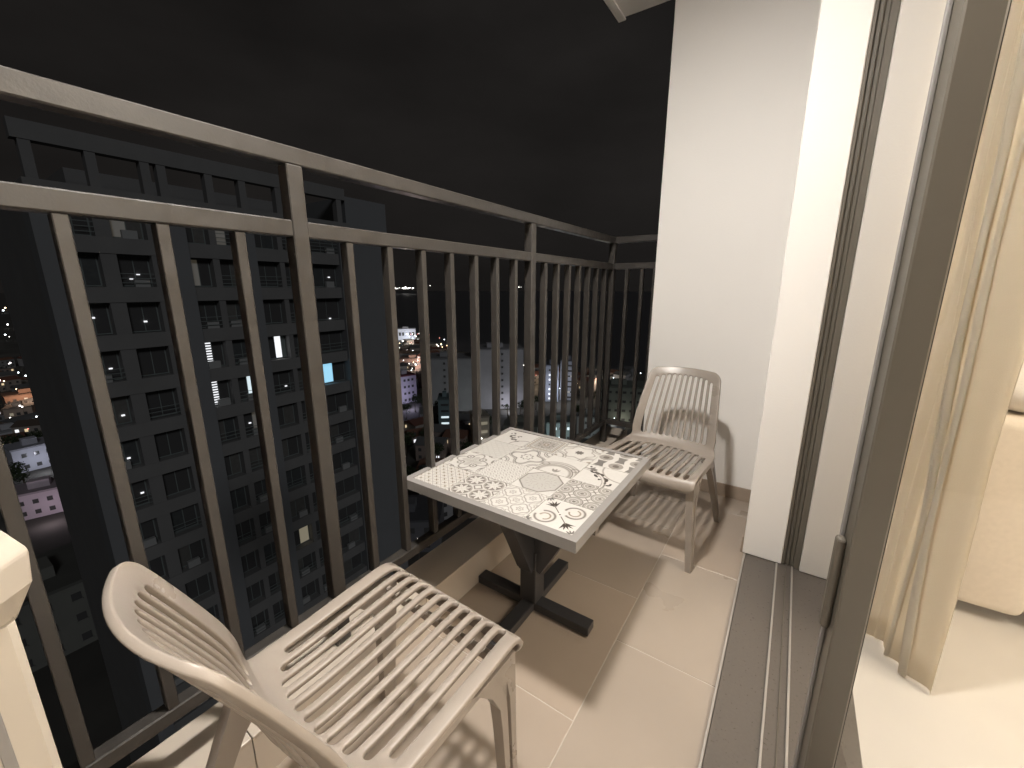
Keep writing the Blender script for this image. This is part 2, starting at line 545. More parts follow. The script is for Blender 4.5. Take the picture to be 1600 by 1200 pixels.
def t_starcross():
    im = blank()
    a, b = np.abs(U - .5), np.abs(V - .5)
    r = np.hypot(U - .5, V - .5); t = np.arctan2(V - .5, U - .5)
    e = r - (.37 + .09 * np.cos(4 * t))
    im = put(im, ln(e, .026), DK, .8); im = put(im, ln(e - .06, .013), GM)
    im = put(im, star(U - .5, V - .5, .19, .13, 8), DK, .8); im = put(im, star(U - .5, V - .5, .15, .105, 8), WH); im = put(im, r < .03, GM)
    for cx in (0, 1):
        for cy in (0, 1):
            rr = np.hypot(U - cx, V - cy); im = put(im, ln(rr - .17, .016), DK, .8); im = put(im, ln(rr - .23, .012), GM); im = put(im, rr < .05, GM)
    return im
def t_arch():
    im = blank()
    r = np.hypot(U - .5, V - .05)
    for R0, w, c in ((.62, .02, GL), (.54, .03, GL), (.46, .014, GM), (.40, .035, GL)):
        im = put(im, ln(r - R0, w), c)
    for cx in (.1, .9):
        rr = np.hypot(U - cx, V - .42); im = put(im, ln(rr - .09, .018), GM, .7)
    for k in (-.5, 0, .5):
        du, dv = U - .5, V - .06
        al = du * math.sin(k) + dv * math.cos(k); ac = du * math.cos(k) - dv * math.sin(k)
        im = put(im, (al > .03) & (al < .22) & (np.abs(ac) < .03 * np.sin(np.clip((al - .03) / .19, 0, 1) * math.pi)), GM, .8)
    return im
def t_bw():
    im = blank()
    r = np.hypot(U - 0, V - 0); im = put(im, ln(r - .75, .018), GM); im = put(im, ln(r - .68, .012), GL)
    r = np.hypot(U - 1, V - 1); im = put(im, ln(r - .6, .02), GL)
    for cx, cy, q in ((.62, .35, .12), (.78, .2, .10), (.45, .52, .12), (.28, .68, .11), (.15, .85, .08)):
        rr = np.hypot(U - cx, V - cy); tt = np.arctan2(V - cy, U - cx)
        im = put(im, (rr < q) & (rr > q * .42) & (np.cos(tt * 1.5 + cx * 9) > -.3), DK)
    return im
def t_corner():
    im = blank(np.array((.49, .468, .445)))
    for cx, cy, q in ((.35, .55, .10), (.5, .4, .11), (.65, .3, .08), (.25, .75, .08), (.55, .62, .07)):
        rr = np.hypot(U - cx, V - cy); tt = np.arctan2(V - cy, U - cx)
        im = put(im, (rr < q) & (rr > q * .4) & (np.sin(tt * 1.5 + cy * 9) > -.4), DK)
    r = np.hypot(U - 1, V - 0); im = put(im, ln(r - .42, .015), GM)
    return im
def t_framed():
    im = blank()
    a = np.maximum(np.abs(U - .5), np.abs(V - .5))
    im = put(im, ln(a - .46, .022) * ((((U + V) * 22) % 1) > .4), DK, .8)
    im = put(im, ln(a - .39, .018), TN); im = put(im, ln(a - .34, .012), DK, .8)
    r = np.hypot(U - .5, V - .5); t = np.arctan2(V - .5, U - .5)
    im = put(im, (a < .30 + .02 * np.cos(24 * t)), GL, .8); im = put(im, ln(r - .19 - .04 * np.cos(8 * t), .018), GM); im = put(im, (a < .07), TN); im = put(im, a < .035, WH)
    return im
def t_med2():
    im = blank()
    r = np.hypot(U - .5, V - .5); t = np.arctan2(V - .5, U - .5)
    im = put(im, ln(r - .38 - .05 * np.cos(6 * t), .02), GL); im = put(im, r < .11 + .02 * np.cos(8 * t), DK, .85); im = put(im, r < .035, GM)
    for cx in (0, 1):
        for cy in (0, 1):
            rr = np.hypot(U - cx, V - cy); im = put(im, ln(rr - .25, .02), GM, .8); im = put(im, (rr < .09), TN, .8); im = put(im, ln(rr - .32, .015), GL)
    return im
def t_diamond():
    im = blank()
    a, b, r, t = sub(2.5)
    ck = ((np.floor(U * 2.5) + np.floor(V * 2.5)) % 2)
    m1 = np.abs(a) + np.abs(b) * .0 < 2
    im = put(im, (r < .45) * ck, GL); im = put(im, (r < .2) * ck, GM)
    im = put(im, ((np.abs(a) < .2 + .25 * np.abs(b) * 2 * .5) & (np.abs(b) < .45)) * (1 - ck), DK, .75)
    return im
PAT = [[t_dots, t_stars, t_cloud, t_scroll], [t_leaf, t_lattice, t_octagon, t_medal], [t_plain, t_starcross, t_arch, t_bw], [t_corner, t_framed, t_med2, t_diamond]]
def print_mat():
    m = bpy.data.materials.new('printed_ceramic')
    m.use_nodes = True
    nt = m.node_tree
    b = nt.nodes['Principled BSDF']
    at = nt.nodes.new('ShaderNodeAttribute')
    at.attribute_name = 'print'
    nz = nt.nodes.new('ShaderNodeTexNoise')
    nz.inputs['Scale'].default_value = 18
    mr = nt.nodes.new('ShaderNodeMapRange')
    mr.inputs['To Min'].default_value = 0.9
    mr.inputs['To Max'].default_value = 1.04
    mu = nt.nodes.new('ShaderNodeVectorMath')
    mu.operation = 'SCALE'
    nt.links.new(nz.outputs['Fac'], mr.inputs['Value'])
    nt.links.new(at.outputs['Color'], mu.inputs[0])
    nt.links.new(mr.outputs['Result'], mu.inputs['Scale'])
    nt.links.new(mu.outputs['Vector'], b.inputs['Base Color'])
    b.inputs['Roughness'].default_value = 0.38
    return m
M['print'] = print_mat()
ts = (TS - 2 * rim) / 4
for j in range(4):
    for i in range(4):
        im = PAT[j][i]()
        e = np.minimum(np.minimum(U, 1 - U), np.minimum(V, 1 - V))
        x0 = -hs + rim + i * ts + .0008; y0 = -hs + rim + j * ts + .0008
        w = ts - .0016
        gx = x0 + np.linspace(0, 1, N + 1) * w
        gy = y0 + np.linspace(0, 1, N + 1) * w
        XX, YY = np.meshgrid(gx, gy, indexing='ij')
        zt = TZ - .0022 + rng.uniform(-.0003, .0003)
        verts = np.stack([XX, YY, np.full_like(XX, zt)], -1).reshape(-1, 3)
        idx = np.arange((N + 1) ** 2).reshape(N + 1, N + 1)
        fs = np.stack([idx[:-1, :-1], idx[1:, :-1], idx[1:, 1:], idx[:-1, 1:]], -1).reshape(-1, 4)
        nv = len(verts)
        cr = [(x0, y0), (x0 + w, y0), (x0 + w, y0 + w), (x0, y0 + w)]
        verts = np.vstack([verts, [(a, b, TZ - .0085) for a, b in cr]])
        ci = [idx[0, 0], idx[-1, 0], idx[-1, -1], idx[0, -1]]
        faces = fs.tolist() + [[int(ci[k]), nv + k, nv + (k + 1) % 4, int(ci[(k + 1) % 4])] for k in range(4)]
        t = mesh('tile', verts.tolist(), faces, 'print', tab)
        ca = t.data.color_attributes.new('print', 'FLOAT_COLOR', 'CORNER')
        fc = np.concatenate([im.reshape(-1, 3), np.tile(WH, (4, 1))])
        cc = np.repeat(np.hstack([fc, np.ones((len(fc), 1))]), 4, axis=0)
        ca.data.foreach_set('color', cc.astype(np.float32).ravel())
# pedestal
def bar(name, p0, p1, w, d, m, parent, side=(0, 1, 0), bev=.003, w1=None):
    p0, p1 = Vector(p0), Vector(p1)
    ax = (p1 - p0).normalized()
    sv = Vector(side); sv = (sv - ax * sv.dot(ax)).normalized()
    nv = ax.cross(sv)
    w1 = w1 or w
    rings = []
    for p, ww in ((p0, w), (p1, w1)):
        rings.append([p + sv * a * d / 2 + nv * b * ww / 2 for a, b in ((-1, -1), (1, -1), (1, 1), (-1, 1))])
    o = loft(name, rings, m, parent, False)
    if bev:
        bevel_mod(o, bev, 2)
    return o
bar('foot_bar', (-0.255, 0, .0255), (0.255, 0, .0255), .034, .054, 'tleg', tab)
bar('foot_bar', (0, -0.275, .026), (0, 0.275, .026), .035, .052, 'tleg', tab, side=(1, 0, 0))
for a, b in ((.235, 0), (-.235, 0), (0, .255), (0, -.255)):
    lathe('glide', [(.016, 0.0), (.018, .004), (.018, .0075)], 'gasket', tab, 12, (a, b, 0))
bar('column', (0, 0, .0435), (0, 0, .27), .070, .070, 'tleg', tab)
for s in (-1, 1):
    bar('arm', (s * .012, 0.003 * s, .20), (s * .20, 0.003 * s, TZ - .0405), .085, .062, 'tleg', tab, w1=.105)
    bar('arm', (0.003 * s, s * .012, .205), (0.003 * s, s * .18, TZ - .0405), .08, .058, 'tleg', tab, side=(1, 0, 0), w1=.10)
box('support_plate', (-.24, -.24, TZ - .0395), (.24, .24, TZ - .0345), 'tleg', tab)

# ------------------------------------------------------------------ chairs
PROF = [(.246, .398), (.252, .418), (.243, .436), (.215, .4425), (.12, .437), (.0, .428), (-.09, .424), (-.15, .428), (-.19, .452), (-.218, .50), (-.245, .58), (-.300, .70), (-.348, .798), (-.363, .824)]
def catmull(P, n=14):
    out = []
    P = [Vector((*p, 0)) for p in P]
    Q = [P[0] * 2 - P[1]] + P + [P[-1] * 2 - P[-2]]
    for i in range(1, len(Q) - 2):
        for k in range(n):
            t = k / n
            a, b, c, d = Q[i - 1], Q[i], Q[i + 1], Q[i + 2]
            out.append(.5 * ((2 * b) + (c - a) * t + (2 * a - 5 * b + 4 * c - d) * t * t + (3 * b - a - 3 * c + d) * t ** 3))
    out.append(P[-1])
    return np.array([(p.x, p.y) for p in out])
CP = catmull(PROF)
CL = np.concatenate([[0], np.cumsum(np.hypot(*np.diff(CP, axis=0).T))])
LT = CL[-1]
def at_z_back(z):       # arc length where the back passes height z
    k = np.where((CP[:, 1] > z) & (CL > .5))[0][0]
    return CL[k]
S_BEND = CL[np.argmin(np.hypot(CP[:, 0] + .17, CP[:, 1] - .44))]
WS = [0, .03, .10, .25, S_BEND - .06, S_BEND - .005, S_BEND + .035, S_BEND + .08, S_BEND + .20, LT - .05, LT]
WV = [.228, .236, .238, .236, .232, .222, .214, .218, .208, .188, .180]
def chair_map(X, s):
    w = np.interp(s, WS, WV)
    u = X / .22
    y = np.interp(s, CL, CP[:, 0]); z = np.interp(s, CL, CP[:, 1])
    k = np.clip((s - (S_BEND - .05)) / .16, 0, 1)
    k = k * k * (3 - 2 * k)
    y = y + .044 * k * (u * u)
    z = z + .010 * (1 - k) * np.clip(s / .08, 0, 1) * np.abs(u) ** 3 - .006 * k * u * u * np.clip((s - LT + .1) / .1, 0, 1)
    y = y - .010 * np.abs(u) ** 3 * np.clip(1 - s / .08, 0, 1)
    return Vector((u * w, y, z))
NS = 11
def capsule(xc, s0, s1, r, n=5):
    pts = []
    st = max(2, int((s1 - s0) / .018))
    sx = [s0 + (s1 - s0) * k / st for k in range(st + 1)]
    for s in sx: pts.append((xc + r, s))
    for k in range(1, n): a = math.pi * k / n; pts.append((xc + r * math.cos(a), s1 + r * math.sin(a)))
    for s in sx[::-1]: pts.append((xc - r, s))
    for k in range(1, n): a = math.pi * k / n; pts.append((xc - r * math.cos(a), s0 - r * math.sin(a)))
    return pts
def shell_pieces():
    r = .0100
    slots = []
    xs = [-.178 + .356 * k / (NS - 1) for k in range(NS)]
    for x in xs:
        slots.append(('seat', x, .058, S_BEND - (.036 + .058 * (abs(x) / .178) ** 3), r))
    xb = [-.165 + .33 * k / (NS - 1) for k in range(NS)]
    for k, x in enumerate(xb):
        lowend = S_BEND + .055
        slots.append(('back', x, lowend, LT - .052 - .018 * (abs(x) / .165) ** 4, r))
    hw = .22
    out = []
    def arc(cx, cy, rr, a0, a1, n=7):
        for k in range(n + 1):
            a = a0 + (a1 - a0) * k / n
            out.append((cx + rr * math.cos(a), cy + rr * math.sin(a)))
    rf, rb = .030, .042
    arc(-hw + rf, rf, rf, math.pi, 1.5 * math.pi)
    for k in range(1, 16): out.append((-hw + rf + (2 * hw - 2 * rf) * k / 16, 0))
    arc(hw - rf, rf, rf, 1.5 * math.pi, 2 * math.pi)
    sx = np.arange(rf + .016, LT - rb - .01, .016)
    for s in sx: out.append((hw, float(s)))
    arc(hw - rb, LT - rb, rb, 0, .5 * math.pi)
    for k in range(1, 12): out.append((hw - rb - (2 * hw - 2 * rb) * k / 12, LT))
    arc(-hw + rb, LT - rb, rb, .5 * math.pi, math.pi)
    for s in sx[::-1]: out.append((-hw, float(s)))
    verts, edges = [], []
    def loop(pts):
        b = len(verts)
        verts.extend(Vector(p) for p in pts)
        edges.extend((b + i, b + (i + 1) % len(pts)) for i in range(len(pts)))
    loop(out)
    for _, x, a, b, rr in slots: loop(capsule(x, a, b, rr))
    # slat ends
    for kind in ('seat', 'back'):
        sl = [q for q in slots if q[0] == kind]
        for p, q in zip(sl[:-1], sl[1:]):
            for e in (2, 3):
                b = len(verts)
                verts.append(Vector((p[1] + p[4], p[e]))); verts.append(Vector((q[1] - q[4], q[e])))
                edges.append((b, b + 1))
    # filler points in solid bands
    for s in np.arange(.012, LT - .01, .014):
        for x in (-.2045, .2045): verts.append(Vector((x, float(s))))
    for s in list(np.arange(.010, .045, .011)) + list(np.arange(S_BEND - .014, S_BEND + .04, .012)) + list(np.arange(LT - .036, LT - .006, .010)):
        for x in np.linspace(-.185, .185, 25): verts.append(Vector((float(x), float(s))))
    vv, ee, ff, *_ = delaunay_2d_cdt(verts, edges, [], 0, 1e-6)
    V2 = np.array([(v.x, v.y) for v in vv])
    op = np.array(out)
    def inside(p):
        x, y = p
        x1, y1 = op[:, 0], op[:, 1]; x2, y2 = np.roll(x1, -1), np.roll(y1, -1)
        c = ((y1 > y) != (y2 > y)) & (x < (x2 - x1) * (y - y1) / (y2 - y1 + 1e-12) + x1)
        return c.sum() % 2 == 1
    groups = {}
    for f in ff:
        cx, cy = V2[f].mean(0)
        if not inside((cx, cy)): continue
        hole = False
        for _, x, a, b, rr in slots:
            yy = min(max(cy, a), b)
            if math.hypot(cx - x, cy - yy) < rr - 1e-5: hole = True; break
        if hole: continue
        key = 'seat_frame' if cy < S_BEND + .012 else 'back_frame'
        for kind in ('seat', 'back'):
            sl = [q for q in slots if q[0] == kind]
            for i, (p, q) in enumerate(zip(sl[:-1], sl[1:])):
                if p[1] < cx < q[1] and p[2] < cy < min(p[3], q[3]):
                    key = (kind, i)
        groups.setdefault(key, []).append(f)
    return V2, groups
V2, GR = shell_pieces()
P3 = [chair_map(x, s) for x, s in V2]
def smap(x, q): return chair_map(x, q)
NRM = []
for x, q in V2:
    e = 1e-3
    dx = smap(x + e, q) - smap(x - e, q)
    ds = smap(x, min(q + e, LT)) - smap(x, max(q - e, 0))
    n = dx.cross(ds).normalized()
    NRM.append(n)
_ec = {}
for k_, fl_ in GR.items():
    for f_ in fl_:
        for i_ in range(len(f_)):
            a_, b_ = f_[i_], f_[(i_ + 1) % len(f_)]
            key_ = (min(a_, b_), max(a_, b_))
            _ec.setdefault(key_, []).append(f_)
FREE = {k_ for k_, v_ in _ec.items() if len(v_) == 1}
INW = {}
for (a_, b_) in FREE:
    f_ = _ec[(a_, b_)][0]
    mid = (V2[a_] + V2[b_]) / 2
    tn = V2[b_] - V2[a_]
    nn_ = np.array((-tn[1], tn[0])); nn_ /= np.linalg.norm(nn_) + 1e-12
    if nn_ @ (V2[f_].mean(0) - mid) < 0: nn_ = -nn_
    for v_ in (a_, b_): INW[v_] = INW.get(v_, 0) + nn_
CH = .0030
INS = {}
for v_, n_ in INW.items():
    n_ = n_ / (np.linalg.norm(n_) + 1e-12)
    p_ = V2[v_] + n_ * CH
    INS[v_] = (chair_map(p_[0], p_[1]), chair_map(V2[v_][0] + n_[0] * CH * .3, V2[v_][1] + n_[1] * CH * .3))
def shell_mesh(name, faces, parent, th):
    vs, fs, cache = [], [], {}
    def vert(i, lay):
        k = (i, lay)
        if k in cache: return cache[k]
        n = NRM[i]
        if i in INS:
            p = {0: INS[i][0], 1: INS[i][1] - n * CH * .3, 2: P3[i] - n * CH, 3: P3[i] - n * (th - CH), 4: INS[i][1] - n * (th - CH * .3), 5: INS[i][0] - n * th}[lay]
        else:
            p = P3[i] - n * (0 if lay == 0 else th)
        cache[k] = len(vs); vs.append(p)
        return cache[k]
    for f in faces:
        g = list(f)
        nrm = (P3[g[1]] - P3[g[0]]).cross(P3[g[2]] - P3[g[0]])
        if nrm.dot(NRM[g[0]]) < 0: g = g[::-1]
        fs.append([vert(i, 0) for i in g]); fs.append([vert(i, 5) for i in g[::-1]])
        for i in range(len(g)):
            a, b = g[i], g[(i + 1) % len(g)]
            if (min(a, b), max(a, b)) in FREE:
                for l in range(5):
                    fs.append([vert(b, l), vert(a, l), vert(a, l + 1), vert(b, l + 1)])
    return mesh(name, vs, fs, 'plastic', parent, True)
def make_chair(name, label):
    ch = empty(name)
    tag(ch, label, 'chair')
    seat = shell_mesh('seat', GR['seat_frame'], ch, .013)
    back = shell_mesh('backrest', GR['back_frame'], ch, .013)
    for k, f in GR.items():
        if isinstance(k, tuple):
            shell_mesh('slat', f, seat if k[0] == 'seat' else back, .013 if k[0] == 'seat' else .013)
    # front apron behind the lip and side aprons
    for s in (-1, 1):
        # front leg: flared at the top, with a long groove in its outer face
        def leg(yt0, yt1, yb0, yb1, xt, xb, zt, flare, dirf):
            rings = []
            for k in range(9):
                t = k / 8
                z = zt * (1 - t)
                w = .034 * (1 - t) + .026 * t
                ya = yt0 * (1 - t) + yb0 * t
                yb_ = yt1 * (1 - t) + yb1 * t
                fl = flare * max(0, 1 - t * 3.2) ** 2
                if dirf > 0: ya = ya - fl
                else: yb_ = yb_ + fl
                x = xt * (1 - t) + xb * t
                gd = .009 if .16 < t < .97 else .0
                g0 = ya + (yb_ - ya) * .40; g1 = ya + (yb_ - ya) * .62
                xo, xi = s * (x + w / 2), s * (x - w / 2)
                xg = s * (x + w / 2 - gd)
                rings.append([(xi, ya, z), (xi, yb_, z), (xo, yb_, z), (xo, g1, z), (xg, g1 - .002, z), (xg, g0 + .002, z), (xo, g0, z), (xo, ya, z)])
            o = loft('leg', rings, 'plastic', ch, False)
            bevel_mod(o, .003, 2, 40)
            return o
        leg(.168, .232, .178, .216, .212, .236, .424, .075, 1)
        leg(-.205, -.150, -.352, -.312, .192, .240, .418, .06, -1)
        box('side_rail', (s * .214 - .009, -.155, .398), (s * .214 + .009, .165, .4195), 'plastic', ch, .003)
    box('cross_rail', (-.198, .192, .392), (.198, .207, .418), 'plastic', ch, .003)
    return ch
chA = make_chair('slatted_chair', 'light taupe slatted plastic chair in front, its back to the camera')
chA.location = (-0.678, 0.438, 0)
chA.rotation_euler = (0, 0, R(-1.5))
chB = copy_tree(chA)
chB['label'] = 'taupe slatted plastic chair standing against the white end wall beyond the table'
chB.location = (-0.478, 2.015, 0)
chB.rotation_euler = (0, 0, R(180 - 4))
for c in (chA, chB): c['group'] = 'slatted balcony chairs'

# ------------------------------------------------------------------ cream upright at the near left
up = empty('cream_upright', (-0.715, -0.024, 0))
tag(up, 'cream upright post with an angular cap at the very left edge', 'post')
loft('post', [[(a * .027, b * .033, z) for a, b in ((-1, -.8), (-.8, -1), (.8, -1), (1, -.8), (1, .8), (.8, 1), (-.8, 1), (-1, .8))] for z in (0.001, .88)], 'cream', up, False)
box('groove_strip', (.0265, -.006, .02), (.0292, .004, .86), 'tframe', up, .001)
def ring(rx, ry, z, n=6, ph=.3): return [(rx * math.cos(2 * math.pi * k / n + ph), ry * math.sin(2 * math.pi * k / n + ph), z) for k in range(n)]
o = loft('cap', [ring(.030, .036, .872), ring(.052, .056, .915), ring(.055, .060, .955), ring(.036, .040, .995)], 'cream', up, False)
bevel_mod(o, .004, 2, 20)
box('base', (-.09, -.06, 0.0), (.09, .06, .0008 + .018), 'cream', up, .004)

# ------------------------------------------------------------------ room inside
M['roomfloor'] = mat('room_floor', (0.56, 0.53, 0.49), 0.25, noise=0.05, nscale=4)
M['roomwall'] = mat('room_wall', (0.74, 0.66, 0.54), 0.7, noise=0.02, nscale=4)
M['sofa'] = mat('sofa_fabric', (0.72, 0.645, 0.55), 0.9, noise=0.06, nscale=60, bump=0.2, bscale=500, spec=0.2)
M['pillow'] = mat('cushion_cotton', (0.80, 0.76, 0.72), 0.9, bump=0.2, bscale=60, spec=0.2)
M['wood'] = mat('dark_wood', (0.12, 0.075, 0.045), 0.5, noise=0.3, nscale=12, stretch=(1, 8, 8))
M['leaf'] = mat('leaf', (0.055, 0.075, 0.022), 0.6, noise=0.3, nscale=9)
rf = box('room_floor', (0.3005, -1.5, -0.05), (4.2, 3.5, 0.004), 'roomfloor')
tag(rf, 'cream tiled floor inside the room', None, kind='structure')
rw = box('room_back_wall', (0.3005, 3.31, 0.0045), (4.2, 3.5, ZC + .2), 'roomwall')
tag(rw, 'cream wall of the lit room beyond the sofa', 'wall')
rw2 = box('room_side_wall', (4.0, -1.5, 0.0045), (4.2, 3.3095, ZC - .0005), 'roomwall')
tag(rw2, 'cream inner wall on the far side of the room', 'wall')
# curtain: gathered cloth beside the open door
pts = []
cn = 220
for k in range(cn + 1):
    t = k / cn
    bx = .275 + .190 * t ** 1.3; by = 2.02 - .43 * t
    amp = .026 * (1 - .25 * t) * (.7 + .5 * math.sin(7.3 * t + .4))
    ph = t * 2 * math.pi * 5.2 + 1.1 * math.sin(t * 8 + .5) + .5 * math.sin(t * 19)
    pts.append((bx + amp * math.sin(ph) + .014 * math.sin(ph * .37 + 1) + .004 * math.sin(ph * 2.7), by + .020 * math.cos(ph) + .006 * math.cos(ph * 1.9)))
bm = bmesh.new()
rows = []
for zi in range(25):
    z = .012 + (ZC - .05) * zi / 24
    f = zi / 24
    rows.append([bm.verts.new((x * (1 - .04 * f) + .012 + .014 * math.sin(5 * f + k * .045) * (1 - f) + .004 * math.sin(17 * f + k * .11), y + .012 * math.sin(4 * f + k * .06 + 1) * (1 - f), z)) for k, (x, y) in enumerate(pts)])
for a, b in zip(rows[:-1], rows[1:]):
    for k in range(cn):
        bm.faces.new((a[k], a[k + 1], b[k + 1], b[k]))
cur = bm_obj('curtain', bm, 'curtain', None, True)
sm = cur.modifiers.new('thickness', 'SOLIDIFY'); sm.thickness = .0018
tag(cur, 'cream gathered curtain hanging inside the sliding door', 'curtain')
sofa = empty('sofa', (1.1, 2.6, 0))
tag(sofa, 'beige upholstered sofa inside the room beyond the curtain', 'sofa')
def soft(name, lo_, hi_, m, parent, bev=.03):
    o = box(name, lo_, hi_, m, parent, 0)
    bevel_mod(o, bev, 4, 30)
    o.data.polygons.foreach_set('use_smooth', [True] * 6)
    return o
soft('arm', (-.52, -.48, .05), (-.26, .44, .80), 'sofa', sofa, .035)
soft('base', (-.255, -.46, .05), (1.4, .40, .30), 'sofa', sofa, .03)
soft('seat_cushion', (-.25, -.50, .305), (.60, .22, .50), 'sofa', sofa, .06)
soft('backrest', (-.25, .225, .305), (1.4, .45, .86), 'sofa', sofa, .06)
for a, b in ((-.48, -.42), (-.48, .36), (1.3, -.42), (1.3, .36)):
    box('foot', (a, b, .0045), (a + .05, b + .05, .0495), 'wood', sofa)
# cushion on the sofa arm
bm = bmesh.new()
bmesh.ops.create_uvsphere(bm, u_segments=24, v_segments=14, radius=1)
for v in bm.verts:
    x, y, z = v.co
    sx = math.copysign(abs(x) ** .6, x); sy = math.copysign(abs(y) ** .6, y)
    v.co = (sx * .19, sy * .16, z * .085 * (1 - .3 * (abs(x * y)) ** .5))
cu = bm_obj('cushion', bm, 'pillow', None, True)
cu.location = (.80, 2.36, .893); cu.rotation_euler = (R(6), R(-8), R(20))
tag(cu, 'white cotton cushion lying on top of the sofa arm', 'cushion')
# pot plant behind the sofa arm
pl = empty('potted_plant', (0.93, 2.98 + .12, 0.0045))
tag(pl, 'dark green leafy plant standing behind the white cushion', 'plant')
lathe('pot', [(.09, 0), (.12, .30), (.125, .32), (.10, .32), (.095, .28), (.001, .28)], 'sofa', pl, 20)
lathe('stem', [(.012, .26), (.010, .6), (.007, 1.05)], 'wood', pl, 8)
bm = bmesh.new()
for k in range(90):
    a = random.uniform(0, 6.28); zz_ = random.uniform(.75, 1.35); rr = random.uniform(.03, .19) * (1 - abs(zz_ - 1.05) * 1.1)
    p = Vector((rr * math.cos(a), rr * math.sin(a), zz_))
    d = Vector((math.cos(a), math.sin(a), random.uniform(-.5, .6))).normalized()
    sd_ = d.cross(Vector((0, 0, 1))).normalized() * random.uniform(.018, .03)
    L_ = random.uniform(.08, .14)
    bm.faces.new([bm.verts.new(q) for q in (p, p + d * L_ * .5 + sd_, p + d * L_, p + d * L_ * .5 - sd_)])
bm_obj('foliage', bm, 'leaf', pl)
# room lamp
rl = empty('room_ceiling_lamp', (1.95, 1.15, ZC))
tag(rl, 'square warm lamp on the ceiling of the room', 'lamp')
box('lamp_body', (-.68, -.68, -.04), (.68, .68, -.0005), 'ceiling', rl, .005)
M['lampglow2'] = mat('room_lamp_diffuser', (0.9, 0.88, 0.84), 0.5, emit=((1.0, 0.86, 0.66), 2))
box('diffuser', (-.655, -.655, -.048), (.655, .655, -.0405), 'lampglow2', rl, .002)
l2 = bpy.data.lights.new('room_light', 'AREA')
l2.shape = 'SQUARE'; l2.size = 1.3; l2.energy = 95; l2.color = (1.0, .90, .76)
o2 = bpy.data.objects.new('room_light', l2)
C.objects.link(o2); o2.parent = rl; o2.location = (0, 0, -.055)

fl = empty('fill_floor_lamp', (3.45, -0.45, 0.0045))  # out-of-view lamp added as low fill light for the kerb and balcony
tag(fl, 'added standing fill lamp with a cream drum shade, out of view inside the room', 'lamp')
lathe('base', [(.15, 0), (.15, .015), (.02, .03)], 'tleg', fl, 24)
lathe('pole', [(.012, .03), (.012, 1.30)], 'tleg', fl, 12)
lathe('shade', [(.20, 1.22), (.16, 1.55), (.155, 1.55), (.195, 1.22)], 'curtain', fl, 28)
l3 = bpy.data.lights.new('fill_lamp_light', 'POINT')
l3.energy = 95; l3.color = (1.0, .90, .77); l3.shadow_soft_size = .30
o3 = bpy.data.objects.new('fill_lamp_light', l3)
C.objects.link(o3); o3.parent = fl; o3.location = (-.45, .05, 1.25)

# ================================================================== the city at night
ZG = -60.0
M['ground'] = mat('dark_ground', (0.085, 0.080, 0.070), 0.95, noise=0.55, nscale=0.05)
M['street'] = mat('asphalt', (0.075, 0.068, 0.062), 0.8, noise=0.2, nscale=0.3)
M['sea'] = mat('night_sea', (0.060, 0.062, 0.070), 0.45, bump=0.6, bscale=0.08)
M['tower'] = mat('tower_render', (0.205, 0.200, 0.195), 0.8, noise=0.10, nscale=0.4)
M['towerband'] = mat('tower_band', (0.215, 0.210, 0.203), 0.8, noise=0.12, nscale=0.5)
M['towerside'] = mat('tower_plain_wall', (0.215, 0.218, 0.222), 0.8, noise=0.06, nscale=0.3)
M['darkpane'] = mat('dark_window', (0.085, 0.083, 0.082), 0.15, spec=0.6)
M['shut'] = mat('shutter_slat', (0.20, 0.23, 0.22), 0.6)
def glowm(name, col, st): M[name] = mat(name, (0.5, 0.5, 0.5), 0.6, emit=(col, st)); return name
glowm('lit_cool', (0.80, 0.95, 1.0), 0.85)
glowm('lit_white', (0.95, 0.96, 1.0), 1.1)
glowm('lit_warm', (1.0, 0.86, 0.55), 0.16)
glowm('lit_blue', (0.35, 0.75, 1.0), 0.9)
glowm('lamp_white', (1.0, 0.96, 0.90), 8.0)
glowm('lamp_cool', (0.85, 0.95, 1.0), 8.0)
glowm('lamp_warm', (1.0, 0.72, 0.40), 7.0)
glowm('lamp_orange', (1.0, 0.50, 0.12), 2.6)
glowm('lamp_green', (0.05, 1.0, 0.55), 2.5)
glowm('lamp_blue', (0.15, 0.22, 1.0), 2.5)
glowm('lamp_red', (1.0, 0.25, 0.20), 2.0)
def pol(b, d, z=ZG): return Vector((-d * math.sin(R(b)), d * math.cos(R(b)), z))

gr = mesh('ground', [(-9000, -9000, ZG), (9000, -9000, ZG), (9000, 9000, ZG), (-9000, 9000, ZG)], [(0, 1, 2, 3)], 'ground')
tag(gr, 'dark city ground far below the balcony', None, kind='structure')
shore = [pol(62, 8500), pol(57, 1500), pol(51.5, 720), pol(47, 560), pol(42, 415), pol(35, 372), pol(28, 335), pol(20, 318), pol(10, 330), pol(0, 380)]
sv = [(p.x, p.y, ZG + .3) for p in shore] + [(7000, 380, ZG + .3), (7000, 8800, ZG + .3), (-7500, 8800, ZG + .3)]
bm = bmesh.new(); bm.faces.new([bm.verts.new(p) for p in sv]); bmesh.ops.triangulate(bm, faces=bm.faces)
sea = bm_obj('sea', bm, 'sea')
tag(sea, 'black sea out to the horizon beyond the city', None, kind='structure')

